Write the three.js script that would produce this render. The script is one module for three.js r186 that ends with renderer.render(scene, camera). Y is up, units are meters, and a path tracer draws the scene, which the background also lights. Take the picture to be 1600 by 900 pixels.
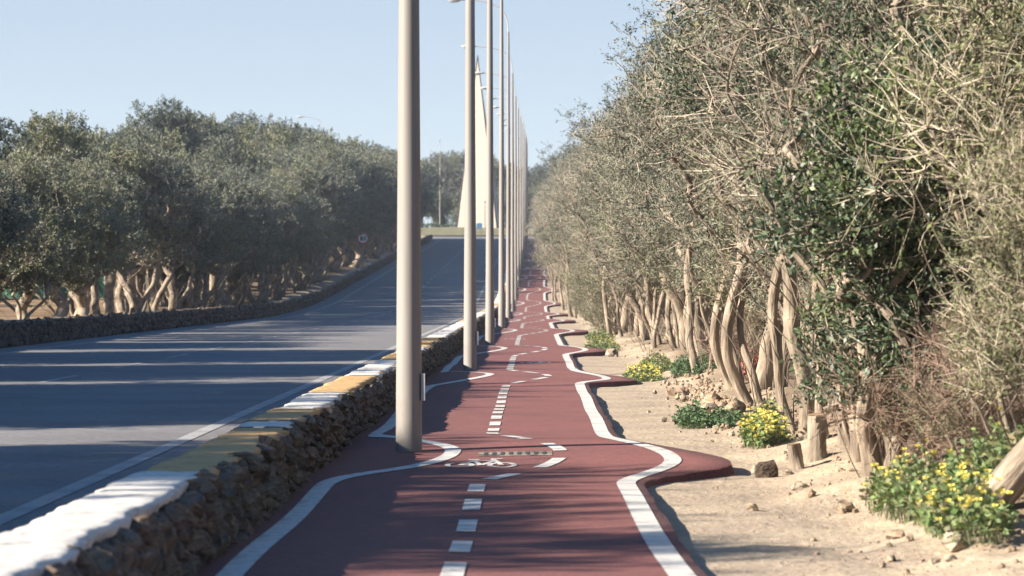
import * as THREE from 'three';
import { mergeGeometries } from 'three/addons/utils/BufferGeometryUtils.js';

// ------------------------------------------------------------------ camera, sky, sun, exposure
const scene = new THREE.Scene();
const camera = new THREE.PerspectiveCamera(9.892, 16 / 9, 0.5, 6000);
camera.position.set(0, 1.5, 0);
camera.rotation.order = 'YXZ';
camera.rotation.set(-0.0004, 0.00635, 0);
camera.focus = 42;
camera.userData.fStop = 5.2;
scene.add(camera);

const EL = THREE.MathUtils.degToRad(27), AZ = THREE.MathUtils.degToRad(19);
const sunDir = new THREE.Vector3(-Math.cos(EL) * Math.cos(AZ), Math.sin(EL), Math.cos(EL) * Math.sin(AZ));
const sun = new THREE.DirectionalLight(new THREE.Color(1.0, 0.90, 0.77), 5.0);
sun.position.copy(sunDir).multiplyScalar(300).add(new THREE.Vector3(0, 0, -120));
sun.target.position.set(0, 0, -120);
sun.castShadow = true;
Object.assign(sun.shadow.camera, { left: -260, right: 260, top: 160, bottom: -160, near: 1, far: 900 });
sun.shadow.mapSize.set(4096, 4096);
scene.add(sun, sun.target);

{ // clear winter sky: pale near the horizon, deeper blue overhead
  const W = 256, H = 128, data = new Float32Array(W * H * 4);
  for (let j = 0; j < H; j++) {
    const el = ((j + 0.5) / H - 0.5) * Math.PI, s = Math.max(0, Math.sin(el));
    const a = Math.exp(-s * 5);
    const c = [0.021 + 0.236 * a, 0.078 + 0.217 * a, 0.195 + 0.115 * a];
    for (let i = 0; i < W; i++) data.set([...c, 1], (j * W + i) * 4);
  }
  const t = new THREE.DataTexture(data, W, H, THREE.RGBAFormat, THREE.FloatType);
  t.mapping = THREE.EquirectangularReflectionMapping; t.magFilter = THREE.LinearFilter; t.needsUpdate = true;
  scene.background = t; scene.environment = t;
}
const renderer = new THREE.WebGLRenderer({ antialias: true });
renderer.toneMapping = THREE.LinearToneMapping;
renderer.toneMappingExposure = 3.1;
renderer.shadowMap.enabled = true;
scene.fog = new THREE.FogExp2(new THREE.Color(0.80, 0.88, 1.0), 0.0002);

// ------------------------------------------------------------------ helpers
function RNG(a) { return () => { a |= 0; a = a + 0x6D2B79F5 | 0; let t = Math.imul(a ^ a >>> 15, 1 | a); t = t + Math.imul(t ^ t >>> 7, 61 | t) ^ t; return ((t ^ t >>> 14) >>> 0) / 4294967296; }; }
const lerp = (a, b, t) => a + (b - a) * t, clamp = (x, a = 0, b = 1) => Math.min(b, Math.max(a, x));
const sstep = (a, b, x) => { const t = clamp((x - a) / (b - a)); return t * t * (3 - 2 * t); };
const hash = (x, y, s = 0) => { let h = Math.imul(x | 0, 374761393) + Math.imul(y | 0, 668265263) + Math.imul(s | 0, 1442695041); h = Math.imul(h ^ h >>> 13, 1274126177); return ((h ^ h >>> 16) >>> 0) / 4294967296; };
function vnoise(x, y, s = 0, per = 0) {
  const ix = Math.floor(x), iy = Math.floor(y), fx = x - ix, fy = y - iy, u = fx * fx * (3 - 2 * fx), v = fy * fy * (3 - 2 * fy);
  const w = per ? (k) => ((k % per) + per) % per : (k) => k;
  return lerp(lerp(hash(w(ix), w(iy), s), hash(w(ix + 1), w(iy), s), u), lerp(hash(w(ix), w(iy + 1), s), hash(w(ix + 1), w(iy + 1), s), u), v);
}
function fbm(x, y, s = 0, oct = 4, per = 0) { let a = 0.5, r = 0, t = 0; for (let i = 0; i < oct; i++) { r += a * vnoise(x, y, s + i, per); t += a; a *= 0.5; x *= 2; y *= 2; per *= 2; } return r / t; }
function texture(size, fn, srgb = false, rep = [1, 1]) {
  const d = new Uint8Array(size * size * 4);
  for (let j = 0; j < size; j++) for (let i = 0; i < size; i++) {
    const c = fn(i / size, j / size), o = (j * size + i) * 4;
    for (let k = 0; k < 3; k++) d[o + k] = clamp(Array.isArray(c) ? c[k] : c) * 255;
    d[o + 3] = 255;
  }
  const t = new THREE.DataTexture(d, size, size); t.wrapS = t.wrapT = THREE.RepeatWrapping; t.magFilter = THREE.LinearFilter; t.minFilter = THREE.LinearMipmapLinearFilter; t.generateMipmaps = true;
  if (srgb) t.colorSpace = THREE.SRGBColorSpace;
  t.repeat.set(...rep); t.needsUpdate = true; return t;
}
const grey = (v) => [v, v, v];
const lin = (r, g, b) => new THREE.Color().setRGB(r, g, b);
const usedNames = new Map();
function numbered(n) { const k = usedNames.get(n) || 0; usedNames.set(n, k + 1); return k ? `${n}_${String(k).padStart(3, '0')}` : n; }
function shadowed(o) { o.traverse((m) => { if (m.isMesh) { m.castShadow = true; m.receiveShadow = true; } }); return o; }
function add(o, name, label, category, group, kind) {
  o.name = numbered(name);
  if (label) o.userData.label = label;
  if (category) o.userData.category = category;
  if (group) o.userData.group = group;
  if (kind) o.userData.kind = kind;
  scene.add(shadowed(o)); return o;
}
function part(parent, name, geo, mat, extra) {
  const m = new THREE.Mesh(geo, mat); m.name = name; m.castShadow = m.receiveShadow = true;
  if (extra) Object.assign(m.userData, extra);
  parent.add(m); return m;
}
const ONES = ['', 'first', 'second', 'third', 'fourth', 'fifth', 'sixth', 'seventh', 'eighth', 'ninth', 'tenth', 'eleventh', 'twelfth', 'thirteenth', 'fourteenth', 'fifteenth', 'sixteenth', 'seventeenth', 'eighteenth', 'nineteenth'];
const TENS = ['', '', 'twenty', 'thirty', 'forty', 'fifty', 'sixty', 'seventy', 'eighty', 'ninety'], TENTHS = ['', '', 'twentieth', 'thirtieth', 'fortieth', 'fiftieth', 'sixtieth', 'seventieth', 'eightieth', 'ninetieth'];
const ord = (n) => n < 20 ? ONES[n] : n % 10 ? TENS[n / 10 | 0] + '-' + ONES[n % 10] : TENTHS[n / 10 | 0];

class Geo { // grows a triangle soup with optional normals, colours and uvs
  constructor() { this.p = []; this.i = []; this.c = []; this.n = []; this.u = []; }
  v(x, y, z) { this.p.push(x, y, z); return this.p.length / 3 - 1; }
  build(flat = false) {
    const g = new THREE.BufferGeometry();
    g.setAttribute('position', new THREE.BufferAttribute(new Float32Array(this.p), 3));
    if (this.c.length) g.setAttribute('color', new THREE.BufferAttribute(new Float32Array(this.c), 3));
    if (this.u.length) g.setAttribute('uv', new THREE.BufferAttribute(new Float32Array(this.u), 2));
    g.setIndex(new THREE.BufferAttribute(new Uint32Array(this.i), 1));
    if (this.n.length) g.setAttribute('normal', new THREE.BufferAttribute(new Float32Array(this.n), 3));
    else if (!flat) g.computeVertexNormals();
    return g;
  }
}

// ------------------------------------------------------------------ lie of the land (d is the distance ahead, along -z)
const G0 = 155, G1 = 215, GS = 0.031, G2 = 480;
function grade(d) { if (d < G0) return 0; if (d < G1) return GS * (d - G0) ** 2 / (2 * (G1 - G0)); return GS * ((G1 - G0) / 2 + Math.min(d, G2) - G1) + (d > G2 ? 0.004 * (Math.min(d, 1500) - G2) : 0); }
function groundY(x, d) {
  let y = grade(d);
  if (x < -1.75 && x > -13.5) return y - 0.07;
  const n = fbm(x * 0.9, d * 0.9, 3, 3) - 0.5, m = fbm(x * 3.1, d * 3.1, 9, 3) - 0.5;
  if (x >= -1.75) {
    y += 0.28 * sstep(1.8, 3.4, x + n * 0.8) + 1.6 * sstep(6, 60, x) + n * 0.09 * sstep(0.9, 2.2, x) + m * 0.055 * sstep(0.8, 1.9, x) + m * 0.012;
  } else y += 0.18 * sstep(-13.6, -15.5, x) + 2.6 * sstep(-20, -60, x) + n * 0.15;
  return y;
}
// weave of the cycle path round the lamp posts
const SP = 28.5, POLE_X = -1.06, poleD = (n) => n === 1 ? 28.4 : n === 2 ? 56 : n === 3 ? 81.5 : n === 4 ? 112 : n * SP;
const weaveD = (n) => n === 1 ? 28.2 : n === 2 ? 52.6 : n === 3 ? 75 : n === 4 ? 106 : n * SP - 4;
function bulge(d, before, after, shift = 0) { let b = 0; for (let n = 1; n < 16; n++) { const t = d - weaveD(n) - shift, k = n < 3 ? 1 : n === 3 ? 1.5 : 2.2; if (t > -before * k && t < after * k) b = Math.max(b, 0.5 + 0.5 * Math.cos(Math.PI * (t < 0 ? t / before : t / after) / k)); } return b; }
const drift = (d) => 0.5 * sstep(180, 380, d);
const leftLine = (d) => -1.50 + 0.82 * Math.pow(bulge(d, 4.6, 3.4, 0.1), 1.15) * (1 + 0.15 * sstep(60, 100, d)) + drift(d) * 0.6;
const centreLine = (d) => -0.40 + (0.64 + 0.2 * sstep(60, 110, d)) * Math.pow(bulge(d, 4.2, 4.6, -0.3), 1.2) + drift(d) * 0.8;
const rightLine = (d) => 0.68 + 0.08 * sstep(22, 14, d) + (0.46 + 0.12 * sstep(60, 110, d)) * Math.pow(bulge(d, 3.0, 4.2, -1.0), 1.3) + drift(d);
const pavedEdge = (d) => rightLine(d) + 0.13 + 0.36 * Math.pow(bulge(d, 1.9, 3.6, -1.7), 1.6) + 0.022 * (vnoise(d * 5, 0.5, 4) - 0.5) + 0.03 * (vnoise(d * 1.3, 7.5, 4) - 0.5);
const pathY = (x, d) => grade(d) + 0.06 + (d < 75 ? 0.014 * Math.sin(d * 0.9 + x * 1.1) * sstep(75, 60, d) : 0) + 0.055 * bulge(d, 4.5, 4.5, 1.5) * (x > -1.3 ? 1 : sstep(-1.7, -1.3, x));

// ------------------------------------------------------------------ materials
const tSand = texture(1024, (u, v) => { const a = fbm(u * 6, v * 6, 1, 5, 6), b = fbm(u * 90, v * 90, 5, 3, 90), p = hash(u * 1024, v * 1024, 2), k = 0.80 + 0.16 * (a - 0.5) + 0.20 * (b - 0.5) + (p > 0.985 ? 0.16 : p < 0.02 ? -0.2 : 0); return [k, k * (0.985 + 0.03 * (a - 0.5)), k * (0.955 + 0.07 * (b - 0.5))]; }, true);
const bSand = texture(1024, (u, v) => { const b = fbm(u * 60, v * 60, 5, 4, 60), s = Math.max(0, vnoise(u * 110, v * 110, 21, 110) - 0.78) * 3; return grey(b * 0.7 + s * 0.5); });
const tTar = texture(1024, (u, v) => { const a = fbm(u * 5, v * 5, 11, 4, 5), b = hash(u * 1024, v * 1024, 12), c = fbm(u * 120, v * 120, 15, 2, 120), k = 0.80 + 0.18 * (a - 0.5) + 0.18 * (b - 0.5) + 0.16 * (c - 0.5); return grey(k); }, true);
const bTar = texture(512, (u, v) => grey(fbm(u * 128, v * 128, 16, 2, 128)));
const tPaint = texture(512, (u, v) => { const a = fbm(u * 8, v * 8, 31, 5, 8), b = fbm(u * 40, v * 40, 33, 3, 40); const e = fbm(u * 22, v * 22, 36, 4, 22), k = 0.93 + 0.10 * (b - 0.5) - (a > 0.58 ? Math.min(0.18, (a - 0.58) * 1.2) : 0) - (e > 0.68 ? Math.min(0.16, (e - 0.68) * 2.5) : 0); return [k, k * 0.985, k * 0.955]; }, true);
const bRough = texture(512, (u, v) => grey(fbm(u * 14, v * 14, 41, 5, 14)));
const tStone = texture(512, (u, v) => { const a = fbm(u * 5, v * 5, 51, 5, 5), b = fbm(u * 30, v * 30, 52, 3, 30), l = fbm(u * 9, v * 9, 57, 4, 9); const k = 0.74 + 0.5 * (a - 0.5) + 0.35 * (b - 0.5); return l > 0.63 ? [k * 0.62, k * 0.63, k * 0.62] : [k, k * 0.95, k * 0.88]; }, true);
const tBark = texture(512, (u, v) => { const a = fbm(u * 24, v * 5, 61, 4, 0 || 1e6), b = fbm(u * 6, v * 6, 62, 4, 6); const k = 0.72 + 0.45 * (a - 0.5) + 0.35 * (b - 0.5); return [k, k * 0.97, k * 0.93]; }, true);
const bBark = texture(512, (u, v) => grey(fbm(u * 24, v * 6, 61, 4)));
const tZinc = texture(512, (u, v) => { const a = fbm(u * 4, v * 16, 71, 4, 4), b = fbm(u * 40, v * 60, 72, 2, 40); const k = 0.90 + 0.10 * (a - 0.5) + 0.06 * (b - 0.5); return grey(k); }, true);
const rep = (t, x, y = x) => { const c = t.clone(); c.repeat.set(x, y); c.needsUpdate = true; return c; };
const std = (color, o = {}) => new THREE.MeshStandardMaterial({ color, roughness: 0.9, ...o });
const M = {
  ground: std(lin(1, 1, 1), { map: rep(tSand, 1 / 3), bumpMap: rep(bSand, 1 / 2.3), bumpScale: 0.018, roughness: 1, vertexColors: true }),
  road: std(lin(0.235, 0.225, 0.222), { map: rep(tTar, 1 / 7, 1 / 7), bumpMap: rep(bTar, 0.7), bumpScale: 0.004, roughness: 0.88 }),
  path: std(lin(0.255, 0.085, 0.075), { map: rep(tTar, 1 / 5, 1 / 5), bumpMap: rep(bTar, 0.8), bumpScale: 0.004, roughness: 0.92 }),
  line: std(lin(0.58, 0.58, 0.575), { map: rep(tPaint, 1 / 1.6), roughness: 0.8 }),
  oldLine: std(lin(0.42, 0.41, 0.40), { map: rep(tTar, 1 / 2), roughness: 0.85 }),
  white: std(lin(0.62, 0.61, 0.59), { map: rep(tPaint, 1 / 1.7), bumpMap: rep(bRough, 1 / 1.3), bumpScale: 0.012, roughness: 0.85 }),
  ochre: std(lin(0.54, 0.34, 0.145), { map: rep(tPaint, 1 / 1.2), bumpMap: rep(bRough, 1 / 1.3), bumpScale: 0.02, roughness: 0.9 }),
  mortar: std(lin(0.20, 0.17, 0.14), { map: rep(tStone, 1), bumpMap: rep(bRough, 2), bumpScale: 0.03 }),
  stones: [[0.24, 0.20, 0.165], [0.19, 0.165, 0.14], [0.28, 0.235, 0.19], [0.22, 0.165, 0.13]].map((c) => std(lin(...c), { map: rep(tStone, 2.2), bumpMap: rep(bRough, 0.6), bumpScale: 0.008 })),
  limestone: [[0.56, 0.46, 0.37], [0.50, 0.40, 0.31], [0.62, 0.55, 0.47]].map((c) => std(lin(...c), { map: rep(tStone, 0.7) })),
  zinc: std(lin(0.30, 0.275, 0.25), { map: rep(tZinc, 1), roughness: 0.62, metalness: 0.0 }),
  lampHead: std(lin(0.42, 0.41, 0.40), { roughness: 0.5 }),
  glass: new THREE.MeshPhysicalMaterial({ color: lin(0.75, 0.76, 0.76), roughness: 0.25, clearcoat: 0.6 }),
  dark: std(lin(0.03, 0.03, 0.035), { roughness: 0.7 }),
  concrete: std(lin(0.40, 0.37, 0.32), { map: rep(tStone, 1) }),
  monument: std(lin(0.42, 0.345, 0.285), { map: rep(tZinc, 0.2), roughness: 0.8 }),
  bark: std(lin(0.46, 0.395, 0.325), { map: tBark, bumpMap: bBark, bumpScale: 0.02, roughness: 1 }),
  barkGrey: std(lin(0.48, 0.415, 0.345), { map: tBark, bumpMap: bBark, bumpScale: 0.02, roughness: 1 }),
  cutWood: std(lin(0.46, 0.30, 0.16), { map: rep(tBark, 0.3) }),
  twig: std(lin(1, 1, 1), { vertexColors: true, roughness: 1 }),
  leaf: new THREE.MeshPhysicalMaterial({ color: lin(1, 1, 1), vertexColors: true, roughness: 0.75, transmission: 0.3, thickness: 0, side: THREE.DoubleSide }),
  leafGloss: new THREE.MeshPhysicalMaterial({ color: lin(1, 1, 1), vertexColors: true, roughness: 0.5, transmission: 0.2, thickness: 0, side: THREE.DoubleSide }),
  petal: new THREE.MeshPhysicalMaterial({ color: lin(0.74, 0.66, 0.15), roughness: 0.8, transmission: 0.3, thickness: 0, side: THREE.DoubleSide }),
};

// ------------------------------------------------------------------ ground
{
  const xs = [], ds = [];
  for (let x = -900; x < -60; x += 60) xs.push(x);
  for (let x = -60; x < -16; x += 2.5) xs.push(x);
  for (let x = -16; x < -13.4; x += 0.4) xs.push(x);
  xs.push(-13.4, -13, -8, -4, -2.1, -1.85, -1.7);
  for (let x = -1.4; x < 0.5; x += 0.5) xs.push(x);
  for (let x = 0.55; x < 4.2; x += 0.11) xs.push(x);
  for (let x = 4.3; x < 12; x += 0.6) xs.push(x);
  for (let x = 12; x < 60; x += 6) xs.push(x);
  for (let x = 60; x <= 900; x += 60) xs.push(x);
  for (let d = -60; d < 12; d += 4) ds.push(d);
  for (let d = 12; d < 36; d += 0.16) ds.push(d);
  for (let d = 36; d < 70; d += 0.4) ds.push(d);
  for (let d = 70; d < 130; d += 1.2) ds.push(d);
  for (let d = 130; d < 520; d += 4) ds.push(d);
  for (let d = 520; d <= 3000; d += 80) ds.push(d);
  const g = new Geo(), nx = xs.length;
  for (const d of ds) for (const x of xs) {
    g.v(x, groundY(x, d), -d); g.u.push(x, d);
    // what the ground is made of: pale trodden sand, stony earth at its edge, leaf litter under the trees
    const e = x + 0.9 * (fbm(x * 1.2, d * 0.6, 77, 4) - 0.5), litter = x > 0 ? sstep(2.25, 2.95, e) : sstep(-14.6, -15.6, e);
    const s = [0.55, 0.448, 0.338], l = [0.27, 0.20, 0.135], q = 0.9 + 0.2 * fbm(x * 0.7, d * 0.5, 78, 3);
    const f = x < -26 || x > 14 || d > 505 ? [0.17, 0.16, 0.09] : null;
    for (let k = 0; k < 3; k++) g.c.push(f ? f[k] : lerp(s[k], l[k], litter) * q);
  }
  for (let j = 0; j + 1 < ds.length; j++) for (let i = 0; i + 1 < nx; i++) { const a = j * nx + i; g.i.push(a, a + 1, a + nx, a + 1, a + nx + 1, a + nx); }
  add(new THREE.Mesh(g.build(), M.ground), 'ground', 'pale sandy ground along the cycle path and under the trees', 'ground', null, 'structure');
}
function sheet(xa, xb, ds, nx, yf, skirt = 0) { // a surface between two edges
  const g = new Geo(), w = nx + 1 + (skirt ? 1 : 0);
  for (const d of ds) {
    const a = xa(d), b = xb(d);
    for (let i = 0; i <= nx; i++) { const x = lerp(a, b, i / nx); g.v(x, yf(x, d), -d); g.u.push(x, d); }
    if (skirt) { g.v(b + 0.035, yf(b, d) - skirt, -d); g.u.push(b + 0.08, d); }
  }
  for (let j = 0; j + 1 < ds.length; j++) for (let i = 0; i + 1 < w; i++) { const a = j * w + i; g.i.push(a, a + 1, a + w, a + 1, a + w + 1, a + w); }
  return g.build();
}
function steps(a, b, f) { const r = []; for (let d = a; d < b; d += f(d)) r.push(d); r.push(b); return r; }
function ribbon(pts, w, yf, lift) { // flat painted line along [x, d] points
  const g = new Geo();
  for (let k = 0; k < pts.length; k++) {
    const [x0, d0] = pts[Math.max(0, k - 1)], [x1, d1] = pts[Math.min(pts.length - 1, k + 1)], [x, d] = pts[k], L = Math.hypot(x1 - x0, d1 - d0) || 1;
    const nx = (d1 - d0) / L, nd = -(x1 - x0) / L, ww = w * (1 + 0.05 * (vnoise(d * 3, x, 5) - 0.5));
    for (const s of [-0.5, 0, 0.5]) { const X = x + nx * s * ww, D = d + nd * s * ww; g.v(X, yf(X, D) + lift, -D); g.u.push(X, D); }
  }
  for (let k = 0; k + 1 < pts.length; k++) for (let s = 0; s < 2; s++) { const a = k * 3 + s; g.i.push(a, a + 1, a + 3, a + 1, a + 4, a + 3); }
  return g.build();
}
// ------------------------------------------------------------------ road
const road = new THREE.Group();
const roadY = (x, d) => grade(d);
part(road, 'asphalt', sheet(() => -12.98, () => -2.04, steps(-60, 440, (d) => d < 140 || d > 230 ? 8 : 2), 10, roadY), M.road);
{
  const ds = steps(-40, 430, (d) => d < 140 || d > 230 ? 8 : 2);
  part(road, 'edge_line', ribbon(ds.map((d) => [-3.42, d]), 0.16, roadY, 0.005), M.oldLine, { label: 'worn white edge line beside the painted wall' });
  part(road, 'edge_line', ribbon(ds.map((d) => [-11.9, d]), 0.14, roadY, 0.005), M.oldLine, { label: 'worn white edge line below the far wall' });
  for (let d = -2, k = 0; d < 425; d += 9, k++) part(road, 'centre_dash', ribbon([[-7.7, d], [-7.7, d + 2], [-7.7, d + 4.2]], 0.11, roadY, 0.005), M.oldLine);
}
add(road, 'road', 'grey asphalt road with worn white lines between two walls', 'road', null, 'structure');

// ------------------------------------------------------------------ cycle path
const path = new THREE.Group();
const PD = steps(-20, 428, (d) => d < 9 ? 1.5 : d < 75 ? 0.22 : d < 160 ? 0.5 : 0.8);
part(path, 'red_asphalt', sheet(() => -1.76, pavedEdge, PD, 12, pathY, 0.11), M.path);
part(path, 'edge_line', ribbon(PD.map((d) => [leftLine(d), d]), 0.135, pathY, 0.006), M.line, { label: 'white wavy edge line bending round the lamp posts' });
part(path, 'edge_line', ribbon(PD.map((d) => [rightLine(d), d]), 0.14, pathY, 0.006), M.line, { label: 'white wavy edge line beside the sand' });
for (let d = 1.0; d < 420;) { // dashes of the middle line
  const len = d < 33 || d > 50 ? 0.92 : 0.74, gap = d < 33 ? 0.78 : 0.6, pts = [];
  for (let k = 0; k <= 4; k++) pts.push([centreLine(d + len * k / 4), d + len * k / 4]);
  part(path, 'centre_dash', ribbon(pts, 0.115, pathY, 0.006), M.line);
  d += len + gap;
}
function bikeMark(cx, d0) { // bicycle symbol, lying on the path
  const gs = [], bar = (x0, y0, x1, y1, w = 0.045) => { const p = []; for (let k = 0; k <= 3; k++) p.push([cx + lerp(x0, x1, k / 3), d0 + lerp(y0, y1, k / 3)]); gs.push(ribbon(p, w, pathY, 0.007)); };
  for (const s of [-0.17, 0.17]) { const p = []; for (let k = 0; k <= 16; k++) { const a = k / 16 * Math.PI * 2; p.push([cx + s + 0.1 * Math.cos(a), d0 + 0.25 + 0.25 * Math.sin(a)]); } gs.push(ribbon(p, 0.045, pathY, 0.007)); }
  bar(-0.17, 0.25, -0.06, 0.72); bar(-0.06, 0.72, 0.09, 0.72); bar(0.0, 0.25, 0.1, 0.7); bar(-0.06, 0.7, 0.0, 0.25); bar(0.17, 0.25, 0.09, 0.86); bar(-0.17, 0.25, 0.0, 0.25); bar(-0.11, 0.84, -0.02, 0.84, 0.06); bar(0.07, 0.9, 0.17, 0.9, 0.05);
  part(path, 'bicycle_marking', mergeGeometries(gs), M.line, { label: 'white painted bicycle symbol' });
}
bikeMark(-0.42, 26.5); bikeMark(0.05, 62.6); bikeMark(-0.5, 91); bikeMark(0.0, 118);
{ // slotted drain across the path
  const D = 27.95, w = 0.42;
  part(path, 'drain_frame', ribbon([[-0.46, D], [-0.1, D], [0.16, D]], w, pathY, 0.004), M.concrete, { label: 'beige slotted drain cover across the path' });
  for (let k = 0; k < 8; k++) part(path, 'drain_slot', ribbon([[-0.40 + k * 0.07, D - 0.12], [-0.395 + k * 0.07, D + 0.13]], 0.032, pathY, 0.008), M.dark);
}
add(path, 'cycle_path', 'dark red cycle path with white wavy lines and dashed middle line', 'cycle path', null, 'structure');

// ------------------------------------------------------------------ stone shapes and walls
function lump(seed, sx, sy, sz, detail = 1, rough = 0.28) {
  const g = new THREE.IcosahedronGeometry(0.5, detail), p = g.attributes.position, seen = new Map(), r = RNG(seed), uv = [];
  const cuts = [...Array(7)].map(() => { const v = new THREE.Vector3(r() - 0.5, r() - 0.5, r() - 0.5).normalize(); return [v, 0.30 + 0.14 * r()]; });
  const v = new THREE.Vector3();
  for (let i = 0; i < p.count; i++) {
    v.fromBufferAttribute(p, i); const key = [v.x, v.y, v.z].map((q) => q.toFixed(3)).join();
    if (!seen.has(key)) { const o = v.clone().multiplyScalar(1 + (r() - 0.5) * rough); for (const [c, h] of cuts) { const t = o.dot(c); if (t > h) o.addScaledVector(c, h - t); } seen.set(key, o); }
    const o = seen.get(key); p.setXYZ(i, o.x * sx, o.y * sy, o.z * sz); uv.push(o.x * sx + o.z * sz * 0.7, o.y * sy + o.z * sz * 0.3);
  }
  g.setAttribute('uv', new THREE.Float32BufferAttribute(uv, 2)); g.deleteAttribute('normal'); g.computeVertexNormals(); return g;
}
const stoneShapes = [...Array(9)].map((_, k) => lump(100 + k, 1.15, 1.15, 1.15, 1, 0.5));
const lowStone = [...Array(5)].map((_, k) => lump(200 + k, 1.12, 1.12, 1.12, 0, 0.3));
function stoneFace(wall, faceX, out, d0, d1, partUntil, height, yf, rng, rows, whiteAt) {
  const stuff = stoneMats(), q = new THREE.Quaternion(), eu = new THREE.Euler();
  const rh = height / rows; let count = 0;
  for (let r = 0; r < rows; r++) for (let d = d0 + rng() * 0.2; d < d1;) {
    const L = (0.12 + 0.16 * rng()) * (d < partUntil ? 1 : 1.3), h = rh * (0.7 + 0.75 * rng()), y = yf(faceX, d) + rh * (r + 0.5) + (rng() - 0.5) * rh * 0.8;
    eu.set((rng() - 0.5) * 0.6, (rng() - 0.5) * 0.5, (rng() - 0.5) * 0.5); q.setFromEuler(eu);
    const pos = new THREE.Vector3(faceX + out * (0.02 + 0.05 * rng()) - out * 0.05, y, -(d + L / 2)), sc = new THREE.Vector3(0.13 + 0.06 * rng(), h * 1.15, L * 1.15), mk = (rng() * 4) | 0;
    const paint = r === rows - 1 && whiteAt && rng() < 0.16 ? whiteAt(d) : null;
    if (d < partUntil && count < 298) { const m = part(wall, 'stone', stoneShapes[(rng() * 9) | 0], paint || M.stones[mk]); m.position.copy(pos); m.quaternion.copy(q); m.scale.copy(sc); count++; }
    else { const g = lowStone[(rng() * 5) | 0].clone(); g.applyMatrix4(new THREE.Matrix4().compose(pos, q, sc)); stuff[mk].push(g); }
    d += L + 0.012;
  }
  stuff.forEach((s, k) => { if (s.length) part(wall, 'stonework', mergeGeometries(s), M.stones[k], { kind: 'stuff' }); });
}
function stoneMats() { return [[], [], [], []]; }
function wallBox(x0, x1, d0, d1, ya, yb) { // straight body following the lie of the land
  const g = new Geo(), ds = steps(d0, d1, (d) => d < 140 || d > 230 ? 8 : 2);
  for (const d of ds) for (const [x, y] of [[x0, ya], [x0, yb], [x1, yb], [x1, ya]]) { g.v(x, grade(d) + y, -d); g.u.push(x + y, d); }
  for (let j = 0; j + 1 < ds.length; j++) for (let i = 0; i < 3; i++) { const a = j * 4 + i; g.i.push(a, a + 1, a + 4, a + 1, a + 5, a + 4); }
  g.i.push(0, 1, 2, 0, 2, 3); const e = (ds.length - 1) * 4; g.i.push(e, e + 2, e + 1, e, e + 3, e + 2);
  return g.build(true);
}
function coping(x0, x1, d0, d1, y, fine, seed, amp = 0.045) { // uneven rendered top, bulging over its edges
  const g = new Geo(), ds = steps(d0, d1, () => fine), N = 9;
  for (const d of ds) {
    const a = x0 - 0.02 - amp * (fbm(d * 2.2, 0.3, seed, 4) - 0.4) * 1.6 - 0.03 * vnoise(d * 4.3, 3.3, 5), b = x1 + 0.0 + amp * (fbm(d * 2.6, 5.3, seed, 5) - 0.45) * 2.6 + 0.05 * (vnoise(d * 4.7, 7.3, 5) - 0.6);
    const top = grade(d) + y + 0.03 * (fbm(d * 0.5, 2.1, seed, 3) - 0.5);
    g.v(a + 0.01, top - 0.09, -d); g.u.push(a - 0.1, d);
    for (let i = 0; i <= N; i++) { const t = i / N, x = lerp(a, b, t), edge = Math.min(t, 1 - t); g.v(x, top + 0.012 * (fbm(x * 9, d * 5, seed + 3, 3) - 0.5) - 0.014 * (1 - sstep(0, 0.06, edge)), -d); g.u.push(x, d); }
    g.v(b - 0.015, top - 0.03 - 0.05 * fbm(d * 3, 9.3, seed, 3), -d); g.u.push(b + 0.1, d);
  }
  const w = N + 3;
  for (let j = 0; j + 1 < ds.length; j++) for (let i = 0; i + 1 < w; i++) { const a = j * w + i; g.i.push(a, a + 1, a + w, a + 1, a + w + 1, a + w); }
  return g.build();
}
{
  const wall = new THREE.Group(), X0 = -2.09, X1 = -1.73;
  part(wall, 'core', wallBox(X0 + 0.02, X1 - 0.05, -20, 424, -0.05, 0.42), M.mortar);
  const cuts = [[-20, 'w'], [5, 'o'], [10.5, 'w'], [17.7, 'o'], [23.6, 'w'], [24.5, 'o'], [27, 'w'], [31.1, 'o'], [37.4, 'w'], [45, 'o'], [50, 'w'], [55, 'o'], [65, 'w'], [96, 'o'], [104, 'w'], [130, 'o'], [139, 'w'], [168, 'o'], [176, 'w'], [210, 'o'], [218, 'w'], [262, 'o'], [271, 'w'], [424, '']];
  for (let k = 0; k + 1 < cuts.length; k++) {
    const [a, c] = cuts[k], b = cuts[k + 1][0];
    part(wall, 'coping', coping(X0, X1, a + 0.004, b - 0.004, 0.5 + 0.006 * (k % 3), a < 5 ? 1 : a < 60 ? 0.09 : 0.6, 300), c === 'o' ? M.ochre : M.white, { label: c === 'o' ? 'ochre painted stretch of wall top' : 'white painted stretch of wall top' });
  }
  stoneFace(wall, X1, 1, 11.5, 424, 24, 0.47, roadY, RNG(5), 5, null);
  add(wall, 'stone_wall', 'low rubble wall topped in white and ochre paint beside cycle path', 'wall');
}
{
  const wall = new THREE.Group(), X0 = -13.42, X1 = -13.0;
  part(wall, 'core', wallBox(X0, X1 - 0.05, -60, 428, -0.1, 0.58), M.mortar);
  part(wall, 'coping', coping(X0, X1, -60, 428, 0.64, 0.7, 340, 0.07), M.limestone[1]);
  stoneFace(wall, X1, 1, 62, 428, 104, 0.6, roadY, RNG(6), 3, null);
  add(wall, 'stone_wall', 'low dark rubble wall on far side of road below olive trees', 'wall');
}
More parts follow.
